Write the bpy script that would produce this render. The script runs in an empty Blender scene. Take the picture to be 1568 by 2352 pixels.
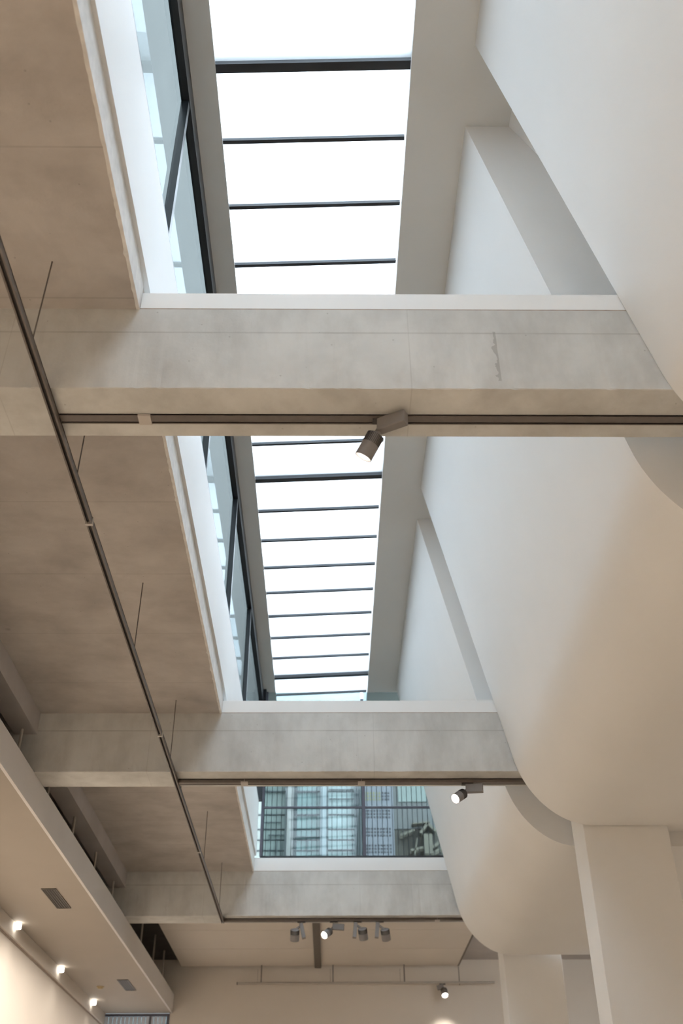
import bpy, math, random
from mathutils import Vector, Matrix
random.seed(7)
S = bpy.context.scene
C = S.collection
EYE = 1.6            # eye height; every z below is measured from eye level

# ------------------------------------------------------------------ camera
cam_d = bpy.data.cameras.new('camera'); cam = bpy.data.objects.new('camera', cam_d); C.objects.link(cam)
cam_d.sensor_fit = 'VERTICAL'; cam_d.sensor_height = 36; cam_d.lens = 2287/2352*36
cam_d.clip_start = .05; cam_d.clip_end = 200
p, yw, ro = .63106585, .01457184, -.00708746
fw = Vector((math.sin(yw)*math.cos(p), math.cos(yw)*math.cos(p), math.sin(p)))
rt = Vector((math.cos(yw), -math.sin(yw), 0)); up = rt.cross(fw)
r2 = rt*math.cos(ro)+up*math.sin(ro); u2 = up*math.cos(ro)-rt*math.sin(ro)
m = Matrix((r2, u2, -fw)).transposed().to_4x4(); m.translation = (0, 0, EYE)
cam.matrix_world = m
cam_d.dof.use_dof = True; cam_d.dof.focus_distance = 7.0; cam_d.dof.aperture_fstop = 2.0
S.camera = cam
# ------------------------------------------------------------------ overcast sky, exposure
w = bpy.data.worlds.new('overcast_sky'); S.world = w; w.use_nodes = True
bg = w.node_tree.nodes['Background']; bg.inputs[0].default_value = (.83, .915, 1.0, 1); bg.inputs[1].default_value = 10
vs = S.view_settings; vs.view_transform = 'Standard'; vs.look = 'None'; vs.gamma = 1; vs.use_curve_mapping = False
vs.exposure = 0.0
WARM = (1.0, .905, .80)

# ------------------------------------------------------------------ materials
def mat(name):
    M = bpy.data.materials.new(name); M.use_nodes = True
    nt = M.node_tree; return M, nt, nt.nodes['Principled BSDF']
def N(nt, t, **kw):
    n = nt.nodes.new(t)
    for k, v in kw.items():
        if k.startswith('i_'):
            n.inputs[k[2:].replace('_', ' ')].default_value = v
        else: setattr(n, k, v)
    return n
def plain(name, col, rough=.6, metal=0, noise=.04, scale=6., bump=0.):
    M, nt, b = mat(name); L = nt.links.new
    tc = N(nt, 'ShaderNodeTexCoord'); nz = N(nt, 'ShaderNodeTexNoise', i_Scale=scale, i_Detail=5.)
    L(tc.outputs['Object'], nz.inputs['Vector'])
    rp = N(nt, 'ShaderNodeValToRGB'); L(nz.outputs[0], rp.inputs[0])
    rp.color_ramp.elements[0].position = .3; rp.color_ramp.elements[1].position = .7
    rp.color_ramp.elements[0].color = tuple(c*(1-noise) for c in col)+(1,)
    rp.color_ramp.elements[1].color = tuple(min(1, c*(1+noise)) for c in col)+(1,)
    L(rp.outputs[0], b.inputs['Base Color']); b.inputs['Roughness'].default_value = rough; b.inputs['Metallic'].default_value = metal
    if bump:
        n2 = N(nt, 'ShaderNodeTexNoise', i_Scale=220., i_Detail=3.); L(tc.outputs['Object'], n2.inputs['Vector'])
        bm = N(nt, 'ShaderNodeBump', i_Strength=bump, i_Distance=.002); L(n2.outputs[0], bm.inputs['Height']); L(bm.outputs[0], b.inputs['Normal'])
    return M
def concrete(name, a, b_, dark, streak, joint, stain=None):
    """cast concrete: cloudy blotches, fine grain, streaks stretched along `streak`, a faint formwork joint pattern"""
    M, nt, b = mat(name); L = nt.links.new
    tc = N(nt, 'ShaderNodeTexCoord')
    n1 = N(nt, 'ShaderNodeTexNoise', i_Scale=1.3, i_Detail=7., i_Roughness=.62, i_Distortion=.4); L(tc.outputs['Object'], n1.inputs['Vector'])
    r1 = N(nt, 'ShaderNodeValToRGB'); L(n1.outputs[0], r1.inputs[0])
    r1.color_ramp.elements[0].position = .3; r1.color_ramp.elements[1].position = .7
    r1.color_ramp.elements[0].color = a+(1,); r1.color_ramp.elements[1].color = b_+(1,)
    mp = N(nt, 'ShaderNodeMapping'); mp.inputs['Scale'].default_value = streak; L(tc.outputs['Object'], mp.inputs['Vector'])
    n2 = N(nt, 'ShaderNodeTexNoise', i_Scale=2., i_Detail=6., i_Roughness=.6); L(mp.outputs[0], n2.inputs['Vector'])
    r2_ = N(nt, 'ShaderNodeValToRGB'); L(n2.outputs[0], r2_.inputs[0])
    r2_.color_ramp.elements[0].position = .3; r2_.color_ramp.elements[1].position = .58
    r2_.color_ramp.elements[0].color = (.76, .75, .74, 1); r2_.color_ramp.elements[1].color = (1, 1, 1, 1)
    m1 = N(nt, 'ShaderNodeMix', data_type='RGBA', blend_type='MULTIPLY'); m1.inputs[0].default_value = .8
    L(r1.outputs[0], m1.inputs[6]); L(r2_.outputs[0], m1.inputs[7])
    vo = N(nt, 'ShaderNodeTexVoronoi', i_Scale=9.); L(tc.outputs['Object'], vo.inputs['Vector'])      # air holes
    r3 = N(nt, 'ShaderNodeValToRGB'); L(vo.outputs['Distance'], r3.inputs[0])
    r3.color_ramp.elements[0].position = .035; r3.color_ramp.elements[1].position = .06
    r3.color_ramp.elements[0].color = (.6, .58, .56, 1); r3.color_ramp.elements[1].color = (1, 1, 1, 1)
    m2 = N(nt, 'ShaderNodeMix', data_type='RGBA', blend_type='MULTIPLY'); m2.inputs[0].default_value = .55
    L(m1.outputs[2], m2.inputs[6]); L(r3.outputs[0], m2.inputs[7])
    # formwork joints
    sx = N(nt, 'ShaderNodeSeparateXYZ'); L(tc.outputs['Object'], sx.inputs[0])
    last = m2.outputs[2]
    for ax, per, off, wd, st in joint:
        ad = N(nt, 'ShaderNodeMath', operation='ADD'); L(sx.outputs[ax], ad.inputs[0]); ad.inputs[1].default_value = off+1000*per
        mo = N(nt, 'ShaderNodeMath', operation='MODULO'); L(ad.outputs[0], mo.inputs[0]); mo.inputs[1].default_value = per
        lt = N(nt, 'ShaderNodeMath', operation='LESS_THAN'); L(mo.outputs[0], lt.inputs[0]); lt.inputs[1].default_value = wd
        nm = N(nt, 'ShaderNodeTexNoise', i_Scale=3.5, i_Detail=3.); L(tc.outputs['Object'], nm.inputs['Vector'])
        mu = N(nt, 'ShaderNodeMath', operation='MULTIPLY'); L(lt.outputs[0], mu.inputs[0]); L(nm.outputs[0], mu.inputs[1])
        mu2 = N(nt, 'ShaderNodeMath', operation='MULTIPLY'); L(mu.outputs[0], mu2.inputs[0]); mu2.inputs[1].default_value = st
        mx = N(nt, 'ShaderNodeMix', data_type='RGBA'); L(mu2.outputs[0], mx.inputs[0]); L(last, mx.inputs[6]); mx.inputs[7].default_value = dark+(1,)
        last = mx.outputs[2]
    if stain:                                   # a dirty trickle of its own shape: (x, z low, z high)
        nw = N(nt, 'ShaderNodeTexNoise', i_Scale=14., i_Detail=4.); L(tc.outputs['Object'], nw.inputs['Vector'])
        def mth(op, p_, q_):
            n_ = N(nt, 'ShaderNodeMath', operation=op)
            for i_, v in enumerate((p_, q_)):
                if isinstance(v, (int, float)): n_.inputs[i_].default_value = v
                else: L(v, n_.inputs[i_])
            return n_.outputs[0]
        dx = mth('ABSOLUTE', mth('SUBTRACT', mth('ADD', sx.outputs[0], mth('MULTIPLY', nw.outputs[0], .05)), stain[0]+.025), 0)
        lim = mth('MULTIPLY', mth('SUBTRACT', nw.outputs[0], .30), .045)
        msk = mth('MULTIPLY', mth('MULTIPLY', mth('LESS_THAN', dx, lim), mth('GREATER_THAN', sx.outputs[2], stain[1])), mth('LESS_THAN', sx.outputs[2], stain[2]))
        mx = N(nt, 'ShaderNodeMix', data_type='RGBA'); L(mth('MULTIPLY', msk, .45), mx.inputs[0]); L(last, mx.inputs[6]); mx.inputs[7].default_value = dark+(1,)
        last = mx.outputs[2]
    L(last, b.inputs['Base Color']); b.inputs['Roughness'].default_value = .8
    n4 = N(nt, 'ShaderNodeTexNoise', i_Scale=60., i_Detail=6.); L(tc.outputs['Object'], n4.inputs['Vector'])
    bm = N(nt, 'ShaderNodeBump', i_Strength=.25, i_Distance=.004); L(n4.outputs[0], bm.inputs['Height']); L(bm.outputs[0], b.inputs['Normal'])
    return M
MT = {}
MT['slab'] = concrete('slab_concrete', (.445, .41, .38), (.58, .54, .505), (.20, .17, .145), (1., 1.4, 1.), [(1, .94, .37, .010, .5)])
MT['beam'] = concrete('beam_concrete', (.55, .545, .52), (.70, .695, .67), (.24, .22, .20), (1.8, 1.8, .8), [(2, 5., 4.59, .012, .6), (0, 2.17, 1.27, .006, .35)])
BARG = ((.55, .545, .52), (.70, .695, .67), (.24, .22, .20), (1.8, 1.8, .8), [(2, 5., 4.59, .012, .6), (0, 2.17, 1.27, .006, .35)])
MT['beam_stained'] = concrete('stained_beam_concrete', *BARG, stain=(1.372, .06, .43))
MT['white'] = plain('white_paint', (.86, .86, .85), .55, noise=.012, scale=2.)
MT['white_rough'] = plain('white_paint_rough', (.74, .72, .69), .7, noise=.10, scale=14.)
MT['plaster'] = plain('warm_white_plaster', (.86, .845, .82), .6, noise=.012, scale=1.5)
MT['soffit'] = plain('roof_soffit_paint', (.66, .65, .62), .6, noise=.015, scale=2.)
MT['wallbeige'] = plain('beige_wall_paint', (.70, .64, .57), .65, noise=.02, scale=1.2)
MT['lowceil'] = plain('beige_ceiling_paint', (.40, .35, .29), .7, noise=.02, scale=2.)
MT['fascia'] = plain('lilac_white_fascia', (.74, .71, .69), .65, noise=.02, scale=2.)
MT['downstand'] = plain('lilac_concrete', (.50, .47, .46), .8, noise=.06, scale=3.)
MT['dark'] = plain('black_frame', (.018, .021, .025), .35, noise=.1)
MT['bar'] = plain('dark_glazing_bar', (.02, .024, .03), .4, noise=.1)
MT['track'] = plain('bronze_track', (.165, .142, .128), .42, .25, noise=.08, scale=20)
MT['trackdark'] = plain('trunking_bronze', (.12, .10, .085), .5)
MT['trackgap'] = plain('track_slot', (.03, .025, .022), .6)
MT['clip'] = plain('pale_clip', (.52, .48, .44), .5)
MT['rod'] = plain('steel_rod', (.17, .15, .135), .5, .3)
MT['rodpale'] = plain('pale_rod', (.50, .46, .41), .6)
MT['lampgrey'] = plain('lamp_grey', (.25, .232, .225), .42, .15, noise=.03, scale=30)
MT['lampdark'] = plain('lamp_dark_grey', (.085, .08, .078), .5, .2)
MT['reflector'] = plain('lamp_reflector', (.82, .82, .8), .15, .7)
MT['vent'] = plain('vent_dark', (.035, .028, .022), .6)
MT['ventframe'] = plain('vent_frame', (.11, .09, .07), .5)
MT['brownline'] = plain('brown_line', (.36, .29, .235), .8, noise=.2, scale=20)
MT['joint'] = plain('dark_line', (.20, .17, .145), .8)  # also paints the rod shadows and the ceiling edge's shadow gap
MT['deckdark'] = plain('roof_deck_void_shade', (.08, .075, .07), .8, noise=.15, scale=4)
MT['backdrop'] = plain('dark_backdrop', (.06, .064, .064), .8, noise=.06, scale=2)
MT['blind'] = plain('pale_blue_blind', (.62, .68, .80), .6, noise=.03)
MT['blueframe'] = plain('slate_frame', (.10, .10, .13), .5)
MT['detector'] = plain('ochre_detector', (.50, .39, .22), .6)

def floor_mat():
    M, nt, b = mat('oak_floor'); L = nt.links.new
    tc = N(nt, 'ShaderNodeTexCoord'); mp = N(nt, 'ShaderNodeMapping'); mp.inputs['Scale'].default_value = (6, .6, 1); L(tc.outputs['Object'], mp.inputs['Vector'])
    nz = N(nt, 'ShaderNodeTexNoise', i_Scale=2., i_Detail=6.); L(mp.outputs[0], nz.inputs['Vector'])
    rp = N(nt, 'ShaderNodeValToRGB'); L(nz.outputs[0], rp.inputs[0])
    rp.color_ramp.elements[0].color = (.40, .335, .265, 1); rp.color_ramp.elements[1].color = (.52, .445, .36, 1)
    L(rp.outputs[0], b.inputs['Base Color']); b.inputs['Roughness'].default_value = .45
    return M
MT['floor'] = floor_mat()
def emis(name, col, s):
    M, nt, b = mat(name); b.inputs['Base Color'].default_value = (.9, .9, .9, 1)
    b.inputs['Emission Color'].default_value = col+(1,); b.inputs['Emission Strength'].default_value = s; return M
MT['lens'] = emis('lit_lens', (1, .93, .84), 14)
MT['lensoff'] = plain('unlit_lens', (.12, .12, .12), .2)
MT['washlens'] = emis('wall_washer_glass', (1, .95, .86), 9)
def polycarb():
    M, nt, b = mat('translucent_polycarbonate'); L = nt.links.new
    out = nt.nodes['Material Output']; nt.nodes.remove(b)
    tc = N(nt, 'ShaderNodeTexCoord'); wv = N(nt, 'ShaderNodeTexWave', i_Scale=26., i_Distortion=.3); wv.wave_type = 'BANDS'; wv.bands_direction = 'X'
    L(tc.outputs['Object'], wv.inputs['Vector'])
    nz = N(nt, 'ShaderNodeTexNoise', i_Scale=.9, i_Detail=2.); L(tc.outputs['Object'], nz.inputs['Vector'])
    rp = N(nt, 'ShaderNodeValToRGB'); L(wv.outputs[0], rp.inputs[0])
    rp.color_ramp.elements[0].color = (.80, .83, .85, 1); rp.color_ramp.elements[1].color = (.86, .88, .90, 1)
    tr = N(nt, 'ShaderNodeBsdfTransparent'); tl = N(nt, 'ShaderNodeBsdfTranslucent')
    L(rp.outputs[0], tr.inputs[0]); tl.inputs[0].default_value = (.82, .86, .88, 1)
    mx = N(nt, 'ShaderNodeMixShader'); mx.inputs[0].default_value = .45; L(tr.outputs[0], mx.inputs[1]); L(tl.outputs[0], mx.inputs[2])
    gl = N(nt, 'ShaderNodeBsdfGlossy'); gl.inputs['Roughness'].default_value = .25
    m2 = N(nt, 'ShaderNodeMixShader'); m2.inputs[0].default_value = .06; L(mx.outputs[0], m2.inputs[1]); L(gl.outputs[0], m2.inputs[2])
    L(m2.outputs[0], out.inputs[0]); return M
MT['polycarb'] = polycarb()
def glass(name, ior, tint, refl=(.93, .97, .97)):
    M, nt, b = mat(name); L = nt.links.new
    out = nt.nodes['Material Output']; nt.nodes.remove(b)
    fr = N(nt, 'ShaderNodeFresnel'); fr.inputs['IOR'].default_value = ior
    tr = N(nt, 'ShaderNodeBsdfTransparent'); tr.inputs[0].default_value = tint+(1,)
    gl = N(nt, 'ShaderNodeBsdfGlossy'); gl.inputs['Roughness'].default_value = .0; gl.inputs[0].default_value = refl+(1,)
    ge = N(nt, 'ShaderNodeNewGeometry'); fm = N(nt, 'ShaderNodeMath', operation='SUBTRACT', use_clamp=True)   # the far face of the pane only transmits
    L(fr.outputs[0], fm.inputs[0]); L(ge.outputs['Backfacing'], fm.inputs[1])
    mx = N(nt, 'ShaderNodeMixShader'); L(fm.outputs[0], mx.inputs[0]); L(tr.outputs[0], mx.inputs[1]); L(gl.outputs[0], mx.inputs[2])
    L(mx.outputs[0], out.inputs[0]); return M
MT['coated'] = glass('coated_clerestory_glass', 3.2, (.90, .95, .95), (.26, .29, .30))
MT['clear'] = glass('clear_window_glass', 1.5, (.60, .66, .66))

# ------------------------------------------------------------------ builders
def link(name, verts, faces, m_, parent=None, org=None, smooth=False):
    """verts in room coordinates (z from eye level); the object's origin is org, or the parent's"""
    if org is None:
        if parent is not None: base = parent['_o']; off = Vector((0, 0, 0))
        else:
            xs = [v[0] for v in verts]; ys = [v[1] for v in verts]; zs = [v[2] for v in verts]
            base = ((min(xs)+max(xs))/2, (min(ys)+max(ys))/2, min(zs)); off = Vector(base)
    else: base = org; off = Vector(org)-(Vector(parent['_o']) if parent is not None else Vector((0, 0, 0)))
    me = bpy.data.meshes.new(name); b = Vector(base)
    me.from_pydata([tuple(Vector(v)-b) for v in verts], [], faces); me.update()
    if m_: me.materials.append(MT[m_])
    if smooth:
        for q in me.polygons: q.use_smooth = True
    o = bpy.data.objects.new(name, me); C.objects.link(o)
    o['_o'] = tuple(base)
    if parent is not None: o.parent = parent; o.location = off
    else: o.location = (off.x, off.y, off.z+EYE)
    return o
def thing(name, loc, label, cat, group=None):
    o = bpy.data.objects.new(name, None); C.objects.link(o); o.empty_display_size = .1
    o.location = (loc[0], loc[1], loc[2]+EYE); o['_o'] = tuple(loc); tag(o, label, cat, group); return o
def tag(o, label, cat, group=None):
    o['label'] = label; o['category'] = cat
    if group: o['group'] = group
    return o
def struct(o, label=None):
    o['kind'] = 'structure'
    if label: o['label'] = label
    return o
BF = [(0, 3, 2, 1), (4, 5, 6, 7), (0, 1, 5, 4), (1, 2, 6, 5), (2, 3, 7, 6), (3, 0, 4, 7)]
def bv(x0, x1, y0, y1, z0, z1):
    return [(x0, y0, z0), (x1, y0, z0), (x1, y1, z0), (x0, y1, z0), (x0, y0, z1), (x1, y0, z1), (x1, y1, z1), (x0, y1, z1)]
def box(name, x0, x1, y0, y1, z0, z1, m_, parent=None, bev=0, org=None):
    if not bev: return link(name, bv(x0, x1, y0, y1, z0, z1), BF, m_, parent, org)
    o = link(name, bv(x0, x1, y0, y1, z0, z1), BF, m_, parent, org)
    md = o.modifiers.new('bevel', 'BEVEL'); md.width = bev; md.segments = 2; md.limit_method = 'ANGLE'
    return o
def boxes(name, bs, m_, parent=None, org=None):
    V, F = [], []
    for b in bs:
        n = len(V); V += bv(*b); F += [tuple(i+n for i in f) for f in BF]
    return link(name, V, F, m_, parent, org)
def prism(name, pts, y0, y1, m_, parent=None, smooth=False):
    """closed X-Z outline (clockwise seen from -Y or not: normals are fixed) extruded along Y"""
    n = len(pts); V = [(x, y0, z) for x, z in pts]+[(x, y1, z) for x, z in pts]
    F = [tuple(range(n)), tuple(range(2*n-1, n-1, -1))]+[(i, i+n, (i+1) % n+n, (i+1) % n) for i in range(n)]
    o = link(name, V, F, m_, parent)
    import bmesh
    bm = bmesh.new(); bm.from_mesh(o.data); bmesh.ops.recalc_face_normals(bm, faces=bm.faces); bm.to_mesh(o.data); bm.free()
    if smooth:
        for q in o.data.polygons: q.use_smooth = True
        md = o.modifiers.new('split', 'EDGE_SPLIT'); md.split_angle = math.radians(25)
    return o
def basis(d, hint=(0, 0, 1)):
    d = Vector(d).normalized(); h = Vector(hint)
    if abs(d.dot(h)) > .97: h = Vector((0, 1, 0))
    a = h.cross(d).normalized(); return a, d.cross(a), d
def lathe_vf(c, d, prof, n=28, caps=True):
    """prof: (t along d, radius)"""
    a, b, d = basis(d); c = Vector(c); V, F = [], []
    for t, r in prof:
        for k in range(n):
            q = 2*math.pi*k/n; V.append(tuple(c+d*t+a*(r*math.cos(q))+b*(r*math.sin(q))))
    for i in range(len(prof)-1):
        for k in range(n):
            k2 = (k+1) % n; F.append((i*n+k, i*n+k2, (i+1)*n+k2, (i+1)*n+k))
    if caps: F.append(tuple(range(n-1, -1, -1)))
    if caps and caps != 'rear': F.append(tuple((len(prof)-1)*n+k for k in range(n)))
    return V, F
def lathe(name, c, d, prof, m_, parent=None, n=28, caps=True, smooth=True):
    V, F = lathe_vf(c, d, prof, n, caps); o = link(name, V, F, m_, parent, smooth=smooth)
    if smooth:
        md = o.modifiers.new('split', 'EDGE_SPLIT'); md.split_angle = math.radians(35)
    return o
def rod(name, a, b, r, m_, parent=None, n=8):
    d = Vector(b)-Vector(a); return lathe(name, a, d, [(0, r), (d.length, r)], m_, parent, n)
def obox(name, c, d, L_, w, h, m_, parent, bev=.006, hint=(0, 0, 1)):
    """box of length L_ along d from c, width w, height h"""
    a, b, d = basis(d, hint); c = Vector(c)
    V = [tuple(c+d*t+a*(sx*w/2)+b*(sy*h/2)) for t in (0, L_) for sx, sy in ((-1, -1), (1, -1), (1, 1), (-1, 1))]
    o = link(name, V, BF, m_, parent)
    if bev:
        md = o.modifiers.new('bevel', 'BEVEL'); md.width = bev; md.segments = 2
    return o
def spot(name, loc, d, power, ang, blend, parent=None, col=WARM, r=.04):
    l = bpy.data.lights.new(name, 'SPOT'); l.energy = power; l.color = col; l.spot_size = math.radians(ang); l.spot_blend = blend; l.shadow_soft_size = r
    o = bpy.data.objects.new(name, l); C.objects.link(o)
    o.rotation_euler = Vector(d).to_track_quat('-Z', 'Y').to_euler()
    if parent is not None: o.parent = parent; o.location = Vector(loc)-Vector(parent['_o'])
    else: o.location = (loc[0], loc[1], loc[2]+EYE)
    return o

# ------------------------------------------------------------------ measures (metres, z from eye level)
YB = [-1.43, 3.83, 9.115, 14.34]; WB = .39          # near faces and width of the cross beams
ZB, ZS, ZU = 3.60, 4.20, 4.335                      # beam soffit, slab soffit, top of the white upstand
XO, XW = -1.074, -1.04                              # slab opening edge, upper wall face
ZL, ZW, ZR = 4.43, 5.225, 7.0                       # ledge, clerestory sill, roof soffit
SKL, SKR = -.85, .597                               # rooflight opening
Y0, YE = -6.5, 19.75
XL, XR = -4.047, 6.5
ZF, ZC, ZE = 3.622, 3.293, 4.056                   # fascia top, suspended ceiling, plaster end ceiling
XF = -2.80
FL = -EYE

# ------------------------------------------------------------------ setting
struct(box('floor', XL-.2, XR+.2, Y0-.2, YE+.2, FL-.1, FL, 'floor'), 'warm oak floor of the gallery')
wl = struct(box('wall_left', XL-.2, XL, Y0, YE+.2, FL, ZL, 'wallbeige'), 'beige wall washed by small cube lamps')
box('wall_rail', XL, XL+.045, Y0, YE, 3.115, ZC, 'wallbeige', wl)
box('shadow_joint', XL, XL+.012, Y0, YE, 3.09, 3.115, 'brownline', wl)  # brown strip paints the shadow line under the rail
struct(box('wall_right', XR, XR+.2, Y0, YE+.2, FL, ZL, 'wallbeige'))
struct(box('wall_back', XL-.2, XR+.2, Y0-.2, Y0, FL, ZR+.3, 'wallbeige'))
# end wall: right of the low window
XD = -2.855                                        # right jamb of the low window
we = struct(boxes('wall_end', [(XD, XR, YE, YE+.2, FL, 4.19), (XL, XD, YE, YE+.2, FL, 1.2), (XL, XD, YE, YE+.2, 3.33, 4.19)], 'wallbeige'), 'beige end wall below the hanging track')
for x in (-1.31, .02, 1.30): box('dark_wall_line', x, x+.004, YE-.004, YE, 3.77, 4.02, 'joint', we)  # thin dark strips paint the hanger rods' shadows on the wall
box('dark_wall_line', 2.375, 2.39, YE-.004, YE, 3.74, 4.056, 'joint', we)  # thin dark strip down the wall at the ceiling's right edge

# concrete slab with the long opening on its right
def jag(n, amp, chip=.0):
    out, v = [], 0
    for i in range(n):
        v = .6*v+random.uniform(-amp, amp); c = v
        if random.random() < chip: c += random.uniform(amp, amp*3)
        out.append(c)
    return out
cl = struct(box('ceiling', XL-.2, XO, Y0, YB[3]+WB, ZS, ZL, 'slab'), 'beige board-marked concrete slab beside the rooflight')
# painted slab edge with an uneven lower rim, one piece for every bay
ed = [(Y0, YB[0])]+[(YB[i]+WB, YB[i+1]) for i in range(3)]
for a, b in ed:
    n = max(3, int((b-a)/.03)); j1 = jag(n+1, .003, .06); V, F = [], []
    for i in range(n+1):
        y = a+(b-a)*i/n
        V += [(XO-.006-abs(j1[i]), y, ZS-.004), (XO+.012, y, ZS-.004+j1[i]*.6), (XO+.012, y, ZL), (XO-.006, y, ZL)]
    for i in range(n):
        k = i*4
        for q in range(4): F.append((k+q, k+(q+1) % 4, k+4+(q+1) % 4, k+4+q))
    F += [(3, 2, 1, 0), (n*4, n*4+1, n*4+2, n*4+3)]
    link('painted_edge', V, F, 'white_rough', cl)
# suspended ceiling and its fascia on the left
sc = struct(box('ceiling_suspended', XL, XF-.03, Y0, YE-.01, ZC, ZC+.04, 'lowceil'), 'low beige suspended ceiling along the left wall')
box('fascia', XF-.03, XF, Y0, YE-.01, ZC, ZF-.024, 'fascia', sc)
for y in (-2.6, 0., 2.6, 5.2, 7.8, 8.99, 10.2, 11.45, 12.75, 14.02, 15.3, 16.6, 17.92, 19.07):
    z1 = ZS if y < 14.7 else 4.2
    rod('hanger_rod', (XF-.15, y, ZC+.04), (XF-.15, y, z1), .014, 'rodpale', sc, 8)
# downstand edges of the slab above the fascia
for i, (a, b) in enumerate(ed): box('downstand', -3.06, -2.84, a, b, 3.98, ZS, 'downstand', cl)
# plaster ceiling past the last beam, three rafts with shadow joints
ce = struct(boxes('ceiling_end', [(-2.70, 2.375, YB[3]+WB, YE-.04, ZE+.03, ZE+.06)], 'dark'), 'plaster ceiling past the last beam')  # black backing sheet paints the shade seen in joints and wall gap
ys = [YB[3]+WB+.005, 15.75, 17.04, 18.32, YE-.085]
for i in range(4): box('ceiling_panel', -2.70, 2.375, ys[i]+.006, ys[i+1]-.006, ZE, ZE+.03, 'wallbeige', ce)
box('upper_panel', 2.40, XR, YB[3]+WB+.02, YE-.01, 4.17, 4.19, 'downstand', ce)  # darker than the rafts to paint the shade of the upper recess
box('edge_shade_strip', 2.36, 2.39, YB[3]+WB+.02, YE-.05, ZE-.004, ZE+.03, 'joint', ce)  # dark strip paints the shadow gap along the ceiling edge
struct(box('roof_end', XL-.2, XR+.2, YB[3]+WB+.01, YE+.3, 4.2, 4.32, 'deckdark'))  # dark underside paints the unlit void seen above the fascia

# upper left wall under the clerestory
wu = struct(box('wall_upper_left', XW-.12, XW, Y0, 14.38, ZL, ZW, 'white'), 'white upstand wall under the clerestory')
# flat roof around the rooflight
rs = struct(box('ceiling_roof', XW-.062, SKL, Y0, 15.7, ZR, ZR+.02, 'soffit'), 'grey-white roof soffit beside the rooflight')
box('soffit_strip', SKR, 2.0, Y0, 15.7, ZR, ZR+.07, 'soffit', rs)
box('roof_deck', XW-.062, SKL-.03, Y0, 15.7, ZR+.03, ZR+.12, 'deckdark', rs)
box('roof_deck', SKR+.03, 2.1, Y0, 15.7, ZR+.08, ZR+.2, 'deckdark', rs)

# ------------------------------------------------------------------ cross beams
def jag_beam(y, label, bm_='beam'):
    x0, x1 = XL-.1, 3.2; y2 = y+WB
    t = thing('concrete_beam', ((x0+x1)/2, y+WB/2, ZB), label, 'beam', 'concrete cross beams')
    n = int((x1-x0)/.025); ja, jb = jag(n+1, .0022, .05), jag(n+1, .003, .10); V, F = [], []
    for i in range(n+1):
        x = x0+(x1-x0)*i/n
        V += [(x, y, ZS), (x, y+abs(ja[i])*.6, ZB+.003+ja[i]), (x, y+.006, ZB), (x, y2-.006, ZB), (x, y2-.002-jb[i]*.8, ZB+.004+abs(jb[i])), (x, y2, ZS)]
    for i in range(n):
        k = i*6
        for q in range(6): F.append((k+q, k+6+q, k+6+(q+1) % 6, k+(q+1) % 6))
    F += [(0, 1, 2, 3, 4, 5), tuple(n*6+q for q in (5, 4, 3, 2, 1, 0))]
    link('beam_body', V, F, bm_, t)
    box('white_upstand', XO+.013, 2.1, y+.004, y2-.004, ZS+.008, ZU, 'white', t)
    box('brown_strip', XO+.013, 2.1, y+.001, y2-.001, ZS, ZS+.008, 'brownline', t)  # thin brown strip along the foot of the upstand
    return t
BL = ['concrete cross beam overhead behind the viewer', 'stained grey concrete beam carrying one lit spotlight over the rooflight opening',
      'concrete beam with a spotlight next to the curved white wall', 'concrete beam below the end window carrying four small spotlights']
for y, l in zip(YB, BL): jag_beam(y, l, 'beam_stained' if y == YB[1] else 'beam')

# ------------------------------------------------------------------ curved white wall bodies and columns on the right
def bez(P, n):
    o = []
    for i in range(n+1):
        t = i/n; s = 1-t
        o.append(tuple(s**3*P[0][k]+3*s*s*t*P[1][k]+3*s*t*t*P[2][k]+t**3*P[3][k] for k in (0, 1)))
    return o
PROF = [(1.05, ZR-.002)]+bez([(1.765, 3.72), (1.84, 3.38), (2.1, 3.075), (2.45, 3.075)], 26)+[(XR-.01, 3.075), (XR-.01, 3.25), (3.35, 3.25), (2.75, 4.3), (1.62, ZR-.002)]
gaps = [(-1.44, -.80), (3.826, 4.48), (9.105, 9.72), (14.28, 14.28)]
pan = [(Y0+.01, -1.44, 'smooth white curved wall body behind the viewer'), (-.80, 3.826, 'smooth white slanting wall body before the beam with the dirty streak'),
       (4.48, 9.105, 'large white wall body curving into a soffit before the nearer column'), (9.72, 14.28, 'white wall body curving into a soffit before the farther column')]
for a, b, l in pan: tag(prism('curved_wall_body', PROF, a, b, 'plaster', smooth=True), l, 'wall panel', 'curved white wall bodies')
for a, b in gaps[:3]:
    struct(prism('wall_recess', [(1.39, ZR-.004), (1.63, 6.5), (1.96, 5.7), (2.45, ZU+.03), (2.72, ZU+.03), (2.12, 5.8), (1.82, 6.5), (1.6, ZR-.004)], a+.002, b-.002, 'plaster'))
for a, b in gaps[:3]: struct(boxes('ceiling_gap_filler', [(3.205, XR, a+.003, b-.003, 3.22, 4.42), (2.73, 3.205, a+.003, b-.003, ZS+.01, 4.42)], 'plaster'))  # solid blocks added to stop sky light leaking through the gaps
struct(prism('wall_recess', [(1.1, ZR-.004), (1.66, ZU+.03), (3.3, ZU+.03), (1.7, ZR-.004)], 14.285, 14.36, 'plaster'))
CLB = ['square white column behind the viewer', 'white column under the beam with the dirty streak', 'nearer white column with a bright narrow side', 'farther white column beside the end wall']
for y, l in zip(YB, CLB):
    tag(box('column', 2.345, 3.13, y+.01, y+WB+.05, FL, ZB-.002, 'plaster', bev=.006), l, 'column', 'white columns under the beams')

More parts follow.
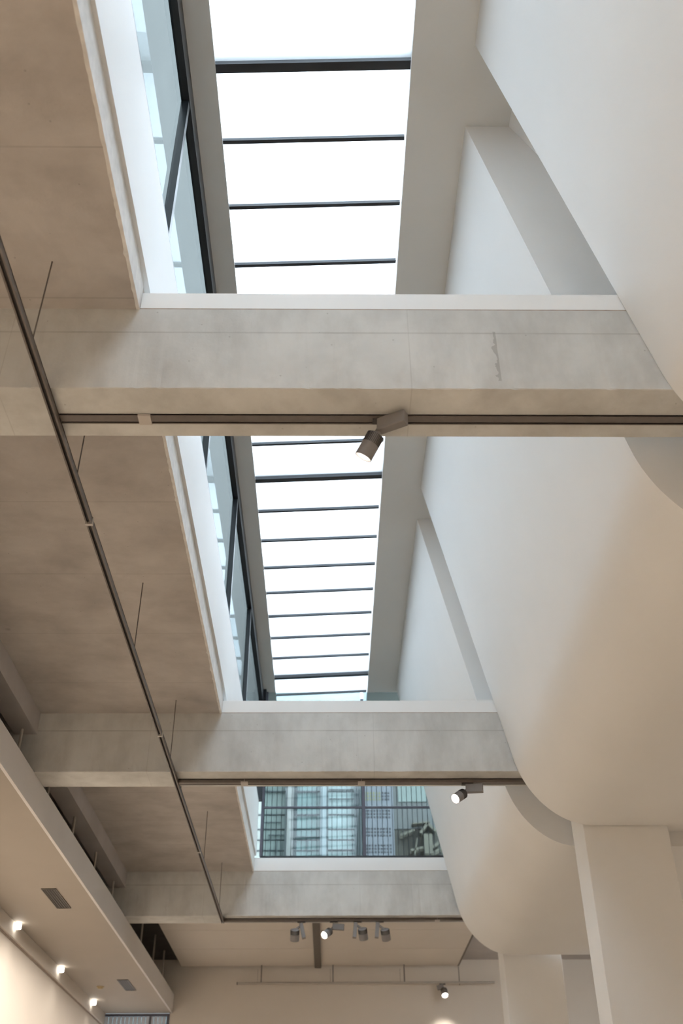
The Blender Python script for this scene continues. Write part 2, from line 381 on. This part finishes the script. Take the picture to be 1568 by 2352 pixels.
# ------------------------------------------------------------------ rooflight
TILT = .05
def gz(x): return ZR+.022+TILT*(x-SKL)
w1 = bpy.data.objects.new('window_1', None); C.objects.link(w1); w1.location = (0, 4, ZR+EYE); w1['_o'] = (0, 4, ZR); struct(w1, 'long translucent rooflight with dark glazing bars')
def slab_tilt(name, x0, x1, y0, y1, za, zb, m_, parent):
    V = [(x, y, gz(x)+z) for z in (za, zb) for x, y in ((x0, y0), (x1, y0), (x1, y1), (x0, y1))]
    return link(name, V, BF, m_, parent)
PY = .6215
for k in range(-16, 19):
    y = 4.03+PY*k
    slab_tilt('pane', SKL-.03, SKR+.03, y+.004, y+PY-.004, .030, .036, 'polycarb', w1)
for k in range(-16, 20):
    y = 4.03+PY*k
    if k % 8 == 0:
        slab_tilt('purlin', SKL-.03, SKR+.03, y-.036, y+.036, -.012, .05, 'bar', w1)
        slab_tilt('roof_beam', SKL-.2, SKR+.2, y-.085, y+.05, .12, .34, 'bar', w1)
    else:
        slab_tilt('glazing_bar', SKL-.02, SKR-.006, y-.0165, y+.0165, .0, .045, 'bar', w1)

# clerestory on the left
w2 = bpy.data.objects.new('window_2', None); C.objects.link(w2); w2.location = (XW, 4, ZW+EYE); w2['_o'] = (XW, 4, ZW); struct(w2, 'long reflecting clerestory window above the white upstand wall')
my = [4.18-2.44*4+2.44*i for i in range(9)]; my = [y for y in my if Y0 < y < 13.5]
edges = [Y0]+my+[14.30]
for a, b in zip(edges[:-1], edges[1:]): box('pane', XW-.05, XW-.044, a+.02, b-.02, ZW+.015, 6.8, 'coated', w2)
for y in my: box('mullion', XW-.06, XW-.004, y-.028, y+.028, ZW, 6.8, 'dark', w2)
box('head_frame', XW-.06, XW+.002, Y0, 14.30, 6.79, ZR, 'dark', w2)
box('sill_frame', XW-.06, XW-.001, Y0, 14.30, ZW, ZW+.022, 'dark', w2)
box('corner_post', XW-.06, XW+.05, 14.30, 14.40, ZW, ZR, 'dark', w2)
struct(box('wall_backdrop', -2.2, -1.75, Y0, 23, ZL+.01, 10.9, 'backdrop'), 'dark wall added outside the clerestory to darken the view through its glass')  # invented wall, placed to block the sky behind the clerestory glass

# end window standing on the last beam
w3 = bpy.data.objects.new('window_3', None); C.objects.link(w3); w3.location = (.3, 14.42, ZU+EYE); w3['_o'] = (.3, 14.42, ZU); struct(w3, 'clear end window looking out on a glazed building')
struct(box('wall_end_upstand', -1.16, 1.75, 14.365, 14.45, ZU, 4.395, 'white'))
box('bottom_frame', -.99, 1.75, 14.40, 14.45, 4.395, 4.435, 'dark', w3)
box('side_frame', -1.0, -.965, 14.40, 14.45, 4.435, ZR, 'blueframe', w3)
box('mullion', .485, .53, 14.40, 14.45, 4.435, ZR-.12, 'blueframe', w3)
box('transom', -.965, 1.75, 14.405, 14.44, 5.13, 5.155, 'blueframe', w3)
for a, b in ((-.965, .485), (.53, 1.75)):
    for c, d in ((4.435, 5.13), (5.155, ZR)): box('pane', a, b, 14.42, 14.426, c, d, 'clear', w3)
# fine wire screen outside
sn = thing('wire_screen', (.3, 14.56, ZU), 'fine vertical wire screen outside the end window', 'screen')
x = -.93
while x < 1.75:
    box('wire', x-.0042, x+.0042, 14.556, 14.564, ZU+.1, ZR-.25, 'blueframe', sn); x += .0745
box('rail', -.99, 1.75, 14.55, 14.57, ZU+.1, ZU+.12, 'blueframe', sn); box('rail', -.99, 1.75, 14.55, 14.57, ZR-.27, ZR-.25, 'blueframe', sn)
box('foot', -.99, -.96, 14.55, 14.57, ZU, ZR-.25, 'blueframe', sn); box('foot', 1.72, 1.75, 14.55, 14.57, ZU, ZR-.25, 'blueframe', sn)

# low window in the end wall under the suspended ceiling
w4 = bpy.data.objects.new('window_4', None); C.objects.link(w4); w4.location = (-3.57, YE, 1.2+EYE); w4['_o'] = (-3.57, YE, 1.2); struct(w4, 'low window with pale vertical blinds under the suspended ceiling')
boxes('frame', [(XL, XD, YE-.03, YE+.06, 3.245, 3.285), (XD-.04, XD, YE-.03, YE+.06, 1.2, 3.245), (XL, XL+.04, YE-.03, YE+.06, 1.2, 3.245), (XL, XD, YE-.03, YE+.06, 1.2, 1.24), (-3.21, -3.17, YE-.02, YE+.05, 1.24, 3.245)], 'blueframe', w4)
box('pane', XL+.04, XD-.04, YE+.03, YE+.036, 1.24, 3.245, 'clear', w4)
for i in range(15): box('blind_slat', XL+.05+i*.073, XL+.05+i*.073+.060, YE-.012, YE-.006, 1.26, 3.24, 'blind', w4)

# ------------------------------------------------------------------ lighting tracks
def track_x(y, x0, x1, label, clips, z=ZB, h=.014, wd=.066):
    t = thing('lighting_track', ((x0+x1)/2, y, z-h), label, 'track')
    boxes('channel', [(x0, x1, y-wd/2, y+wd*.22, z-h, z), (x0, x1, y+wd*.40, y+wd/2, z-h, z), (x0, x1, y-wd/2, y+wd/2, z-.008, z)], 'track', t)
    box('slot', x0, x1, y+wd*.22, y+wd*.40, z-h+.006, z-.008, 'trackgap', t)
    for c in clips: boxes('joint_clip', [(c-.034, c+.034, y-wd/2-.004, y+wd/2+.004, z-h-.004, z-h+.010), (c-.002, c+.002, y-wd/2-.002, y+wd/2+.002, z-h, z)], 'clip', t)
    return t
track_x(4.065, -1.455, 2.34, 'dark track on the beam nearest the big rooflight, holding one spotlight', [-1.0, 2.0])
track_x(9.33, -1.455, 2.34, 'dark track on the middle beam ending at the curved white wall', [-.82, .31], h=.038)
track_x(14.50, -1.455, 2.34, 'dark track on the last beam holding four spotlights', [1.5], h=.038)
ty = thing('lighting_track', (-1.475, 5.0, 3.55), 'long thin dark track hung on rods under the concrete slab', 'track')
yA, yZ = -5.5, 14.54
boxes('channel', [(-1.493, -1.484, yA, yZ, 3.548, 3.592), (-1.466, -1.457, yA, yZ, 3.548, 3.592), (-1.493, -1.457, yA, yZ, 3.584, 3.592)], 'track', ty)
box('slot', -1.484, -1.466, yA, yZ, 3.562, 3.584, 'trackgap', ty)
for y in (-3.4, .9, 3.50, 4.58, 6.70, 8.82, 9.62, 11.9, 13.93): rod('hanger_rod', (-1.475, y, 3.592), (-1.475, y, ZS), .0042, 'rod', ty, 6)
for y in (1.9, 4.99, 8.17, 11.4): box('joint_clip', -1.497, -1.453, y-.012, y+.012, 3.546, 3.596, 'clip', ty)
# track hung before the end wall
te = thing('lighting_track', (.7, 19.58, 3.72), 'pale track hung on short rods before the end wall', 'track')
boxes('channel', [(-1.65, 3.0, 19.562, 19.572, 3.733, 3.766), (-1.65, 3.0, 19.588, 19.598, 3.733, 3.766), (-1.65, 3.0, 19.562, 19.598, 3.76, 3.766)], 'rodpale', te)
box('end_cap', -1.67, -1.65, 19.558, 19.602, 3.73, 3.77, 'track', te)
for x in (-1.23, .07, 1.368): rod('hanger_rod', (x, 19.58, 3.766), (x, 19.58, ZE), .010, 'track', te, 6)
# dark trunking under the end ceiling
tt = thing('cable_trunking', (-.21, 17.2, 4.02), 'dark straight trunking under the plaster end ceiling', 'trunking')
box('body', -.265, -.145, YB[3]+WB+.02, 19.66, ZE-.035, ZE-.001, 'trackdark', tt, bev=.004)
box('lid', -.255, -.155, YB[3]+WB+.03, 19.65, ZE-.042, ZE-.035, 'trackdark', tt)

# ------------------------------------------------------------------ track spotlights
def spotlight(mount, bdir, boff, head_c, hdir, lit, label, power=0., ang=34, stem=.05, boxL=.165, R=.048):
    """mount: point under the track; box starts at mount+boff and runs along bdir; head centre head_c, shining along hdir"""
    mx, my_, mz = mount
    t = thing('spotlight', (mx, my_, mz-.3), label, 'spotlight', 'spotlights on the beam tracks')
    box('adapter', mx-.055, mx+.055, my_-.018, my_+.018, mz-.014, mz-.0005, 'lampdark', t)
    j = Vector(mount)+Vector(boff)
    rod('stem', (mx, my_, mz-.010), (j.x, j.y, j.z+.004), .011, 'lampgrey', t, 12)
    bd = Vector(bdir).normalized()
    hint = (0, 0, 1) if abs(bd.z) < .9 else (0, 1, 0)
    bxo = obox('driver_box', j-bd*.02, bd, boxL, .052, .082, 'lampgrey', t, .005, hint)
    hd = Vector(hdir).normalized(); hc = Vector(head_c)
    rear = hc-hd*.075
    kn = rear+hd*.012
    side = (kn-j)
    if side.length > .02: rod('knuckle', tuple(j), tuple(kn), .017, 'lampgrey', t, 16)
    hb = lathe('head', rear, hd, [(0, R*.72), (.006, R*.9), (.068, R*.93), (.069, R), (.150, R), (.150, R*.93), (.118, R*.90)], 'lampgrey', t, 32, 'rear')
    a, b, d = basis(hd); V, F = [], []
    for k in range(30):
        q = 2*math.pi*k/30; rr = a*math.cos(q)+b*math.sin(q); tt_ = -a*math.sin(q)+b*math.cos(q); n = len(V)
        for tq in (.008, .064):
            for s, ra in ((-.0018, R*.88), (.0018, R*.88), (.0018, R*1.0), (-.0018, R*1.0)): V.append(tuple(rear+hd*tq+tt_*s+rr*ra))
        F += [tuple(i+n for i in f) for f in BF]
    link('cooling_fins', V, F, 'lampdark', hb)
    V, F = lathe_vf(rear, hd, [(.112, R*.90), (.117, R*.90)], 28, True)
    link('lens', V, F, 'lens' if lit else 'lensoff', hb)
    if power: spot('lamp', tuple(rear+hd*.155), hd, power, ang, .6, t)
    return t
zt = 3.586
spotlight((.285, 4.065, zt), (.83, -.50, -.04), (-.005, -.022, -.055), (.213, 4.085, 3.425), (-.49, .31, -.85), True,
          'grey spotlight with ribbed head on the beam nearest the big rooflight', 2200)
spotlight((1.335, 9.33, 3.562), (.95, -.25, -.05), (.0, -.02, -.06), (1.245, 9.28, 3.42), (-.66, -.50, -.56), True,
          'lit grey spotlight on the middle beam beside the curved white wall', 2200)
spotlight((-.385, 14.50, 3.562), (.22, -.06, -.95), (0, -.01, -.05), (-.47, 14.44, 3.375), (-.04, .55, -.84), False,
          'unlit spotlight on the last beam, left of the dark trunking', boxL=.2, R=.062)
spotlight((.065, 14.50, 3.562), (.97, -.1, -.10), (0, -.01, -.07), (-.03, 14.40, 3.385), (-.55, -.70, -.55), True,
          'lit spotlight beside the dark trunking on the last beam', 2400, R=.052)
spotlight((.395, 14.50, 3.562), (-.10, -.05, -.98), (-.03, -.01, -.04), (.465, 14.44, 3.385), (.14, .55, -.84), False,
          'unlit spotlight standing next to the lit one on the last beam', boxL=.2, R=.062)
spotlight((.70, 14.50, 3.562), (-.10, -.05, -.98), (-.03, -.01, -.04), (.775, 14.44, 3.375), (.16, .55, -.84), False,
          'unlit spotlight nearest the curved wall on the last beam', boxL=.2, R=.062)
spotlight((2.05, 19.58, 3.733), (-.9, .1, -.2), (0, 0, -.05), (2.07, 19.5, 3.57), (.05, -.62, -.78), True,
          'small lit spotlight on the pale track before the end wall', 0, boxL=.12, R=.06)
spot('end_wall_lamp', (2.05, 19.42, 3.46), (.03, .12, -.95), 200, 80, 1, r=.12)

# unseen spotlights and track added behind the viewer for warm bounce light
track_x(YB[0]+.235, -1.455, 2.34, 'unseen dark track added behind the viewer for the fill spotlights', [0.])
for x, y, z, dx, dy, pw, an in ((-1.0, YB[0]+.235, 3.586, -.35, .30, 2200, 60), (.4, YB[0]+.235, 3.586, -.4, .1, 2200, 60), (1.6, YB[0]+.235, 3.586, -.2, -.4, 2200, 60),
                               (-1.475, 2.0, 3.546, -1.09, 4.9, 20000, 21), (-1.475, -3.2, 3.546, -.4, -.2, 2200, 60), (-1.475, .2, 3.546, -1.47, 9.6, 34000, 11)):  # the two strong narrow beams are added to brighten the left wall
    h = Vector((dx, dy, -1)).normalized()
    spotlight((x, y, z), (.9, -.3, -.05), (0, -.02, -.055), (x-.09, y-.03, z-.17), h, True, 'unseen grey spotlight added behind the viewer as warm fill light', pw, an)
# cube wall washers on the left
def washer(y, label):
    t = thing('wall_washer', (XL+.085, y, ZC-.1), label, 'wall lamp', 'cube wall washers on the left wall')
    box('bracket', XL+.045, XL+.07, y-.025, y+.025, ZC-.07, ZC-.01, 'clip', t)
    box('glass_cube', XL+.050, XL+.122, y-.036, y+.036, ZC-.080, ZC-.01, 'washlens', t, bev=.012)
    spot('lamp', (XL+.20, y, ZC-.13), (.25, 0, -1), 5, 150, 1, t, r=.15)
WY = [13.40, 15.93, 18.46]; k = 0
WN = ['cube wall washer on the left wall, third from the blinds window', 'cube wall washer on the left wall, second from the blinds window', 'cube wall washer on the left wall next to the blinds window']
for y, l in zip(WY, WN): washer(y, l)
for i in range(6): washer(13.40-2.53*(i+1), 'small glowing cube wall washer further along the left wall, out of the view')  # unseen washers added to continue the row and the warm light

# unseen downlights added in the right hand gallery for warm bounce light
for i, (a, b, l) in enumerate(pan):
    for q in (.5,):
        y = a+(b-a)*q
        t = thing('fill_downlight', (5.6, y, 3.06), 'round lamp in the gallery soffit, unseen and added for warm bounce light', 'fill_downlight', 'added gallery lamps')
        lathe('trim_ring', (5.6, y, 3.074), (0, 0, -1), [(0, .09), (.008, .09), (.008, .075), (0, .075)], 'white', t, 24, False)
        lathe('lens', (5.6, y, 3.074), (0, 0, -1), [(0, .075), (.004, .075)], 'washlens', t, 24)
        spot('lamp', (5.6, y, 3.05), (-.05, 0, -1), 240, 130, .6, t, r=.07)

# ------------------------------------------------------------------ air vents and detector in the suspended ceiling
for (x0, y0, y1, l) in ((-3.313, 11.89, 12.70, 'dark slot air vent in the low ceiling, away from the end wall'), (-3.293, 16.87, 17.67, 'dark slot air vent in the low ceiling near the end wall')):
    t = thing('air_vent', (x0+.075, (y0+y1)/2, ZC-.01), l, 'vent', 'slot vents in the low ceiling')
    boxes('frame', [(x0-.012, x0, y0-.012, y1+.012, ZC-.010, ZC), (x0+.15, x0+.162, y0-.012, y1+.012, ZC-.010, ZC), (x0, x0+.15, y0-.012, y0, ZC-.010, ZC), (x0, x0+.15, y1, y1+.012, ZC-.010, ZC)], 'ventframe', t)
    box('backing', x0, x0+.15, y0, y1, ZC-.004, ZC, 'vent', t)
    for i in range(5): box('slat', x0+.012+i*.03, x0+.018+i*.03, y0, y1, ZC-.009, ZC-.004, 'ventframe', t)
t = thing('smoke_detector', (-3.66, 17.39, ZC-.04), 'small round ochre detector on the low ceiling', 'detector')
lathe('base', (-3.66, 17.39, ZC), (0, 0, -1), [(0, .06), (.012, .06), (.014, .05)], 'detector', t, 20); lathe('sensor', (-3.66, 17.39, ZC-.014), (0, 0, -1), [(0, .045), (.018, .036), (.024, .02)], 'detector', t, 20)

# ------------------------------------------------------------------ building seen through the end window
YF = 24.
def fx(c): return -1.72+(c-100)*(2.53/760)*1.005
def fz(c): return 9.07-(c-90)*(1.702/500)
MT['fglass'] = plain('teal_facade_glass', (0.115, 0.185, 0.185), .25, noise=.25, scale=1.6)
MT['fglass2'] = plain('pale_teal_glass', (0.19, 0.245, 0.25), .25, noise=.22, scale=1.8)
MT['fgreen'] = plain('grey_green_glass', (0.13, 0.16, 0.15), .3, noise=.15, scale=1.5)
MT['fcol'] = plain('facade_column', (0.2253, 0.2253, 0.2192), .6, noise=.05)
MT['fcol2'] = plain('facade_pale_column', (0.2192, 0.2558, 0.2741), .6, noise=.05)
MT['fpanel'] = plain('lilac_grey_panel', (0.1309, 0.1370, 0.1583), .6, noise=.04)
MT['fhole'] = plain('dark_hole', (0.0126, 0.0134, 0.0189), .6)
MT['fyellow'] = plain('yellow_hole', (0.1512, 0.1428, 0.0504), .6)
MT['fgrey'] = plain('grey_cladding', (0.0840, 0.0861, 0.0861), .6, noise=.08)
MT['fmull'] = plain('facade_mullion', (0.03, 0.04, 0.045), .5)
MT['fbrown'] = plain('umber_cladding', (0.0315, 0.0286, 0.0210), .7, noise=.35, scale=1.3)
MT['fstone'] = plain('sand_stone', (0.1008, 0.0924, 0.0714), .8, noise=.2, scale=4)
bd = thing('glazed_building', (.5, YF+3, FL), 'teal glazed building with perforated grey panels seen through the end window', 'building')
box('body', -9, 9, YF+.1, YF+6, FL, 14, 'fgrey', bd)
for a, b, mm in ((60, 297, 'fgreen'), (355, 550, 'fglass'), (600, 800, 'fglass2')):
    zz = [14., 11.6, 10.3, fz(118), fz(290), fz(395), fz(470), fz(545), fz(680), 5.]
    for z1, z0 in zip(zz[:-1], zz[1:]): box('facade_pane', fx(a), fx(b), YF+.03, YF+.06, z0+.015, z1-.015, mm, bd)
    for z in zz[1:-1]: box('transom', fx(a), fx(b), YF-.01, YF+.06, z-.007, z+.007, 'fmull', bd)
for a, b, mm in ((297, 355, 'fcol'), (550, 600, 'fcol2')): box('facade_column', fx(a), fx(b), YF-.12, YF+.1, FL, 14, mm, bd)
for c in (297, 357, 372, 548, 602, 800, 822, 838): box('facade_mullion', fx(c)-.012, fx(c)+.012, YF-.14, YF+.1, FL, 14, 'fmull', bd)
box('facade_panel', fx(800), fx(850), YF-.02, YF+.1, FL, 14, 'fcol2', bd)
# pipes and brackets behind the glass line
for a, b, c in ((140, 285, 125), (140, 265, 350), (175, 290, 440), (375, 520, 130), (380, 520, 300), (610, 790, 110), (380, 545, 455), (605, 790, 545), (610, 800, 180)):
    box('pipe', fx(a), fx(b), YF-.05, YF, fz(c)-.007, fz(c)+.007, 'fmull', bd)
for c, d, e in ((195, 520, 590), (240, 480, 590), (278, 490, 590), (318, 520, 590), (150, 95, 135), (280, 95, 135), (185, 440, 470), (520, 90, 140), (395, 90, 130), (460, 455, 560)):
    box('bracket', fx(c)-.007, fx(c)+.007, YF-.05, YF, fz(e), fz(d), 'fmull', bd)
# perforated panel
box('perforated_panel', fx(856), fx(1082), YF-.10, YF+.1, 5., 14, 'fpanel', bd)
for gi, cy in enumerate((145, 275, 405, 522, -15, 650)):
    hs, ysl = [], []
    for r in range(3):
        for c in range(9):
            x, z = fx(876+c*21.5+gi*1.5), fz(cy+r*23.5)
            (ysl if gi == 0 and c < 6 else hs).append((x-.021, x+.021, YF-.106, YF-.09, z-.021, z+.021))
    o = boxes('hole_grid', hs, 'fhole', bd); o['kind'] = 'stuff'
    if ysl: o = boxes('yellow_hole_grid', ysl, 'fyellow', bd); o['kind'] = 'stuff'
box('side_glazing', fx(1082), fx(1500), YF-.04, YF+.1, fz(400), 14, 'fgrey', bd)
box('side_glazing', fx(1120), fx(1330), YF-.07, YF-.04, fz(205), 12, 'fgreen', bd)
box('dark_cladding', fx(1082), fx(1500), YF-.06, YF+.1, 5., fz(408), 'fbrown', bd)
def tiltbox(name, c0, c1, w_, m_, dep=.25):
    a = Vector((fx(c0[0]), YF-.2, fz(c0[1]))); b = Vector((fx(c1[0]), YF-.2, fz(c1[1])))
    obox(name, a, b-a, (b-a).length, w_, dep, m_, bd, 0, (0, 1, 0))
boxes('stone_gable', [(fx(1285), fx(1345), YF-.35, YF, fz(600), fz(465))], 'fstone', bd)
for c0, c1, w_ in (((1265, 455), (1320, 385), .06), ((1315, 385), (1375, 440), .06), ((1120, 470), (1222, 432), .05), ((1205, 388), (1335, 376), .03), ((1310, 575), (1400, 520), .07), ((1190, 575), (1280, 555), .05), ((1330, 600), (1410, 560), .05), ((1150, 900), (1240, 492), .03)):
    tiltbox('stone_spar', c0, c1, w_, 'fstone')

for o in bpy.data.objects:
    if '_o' in o: del o['_o']
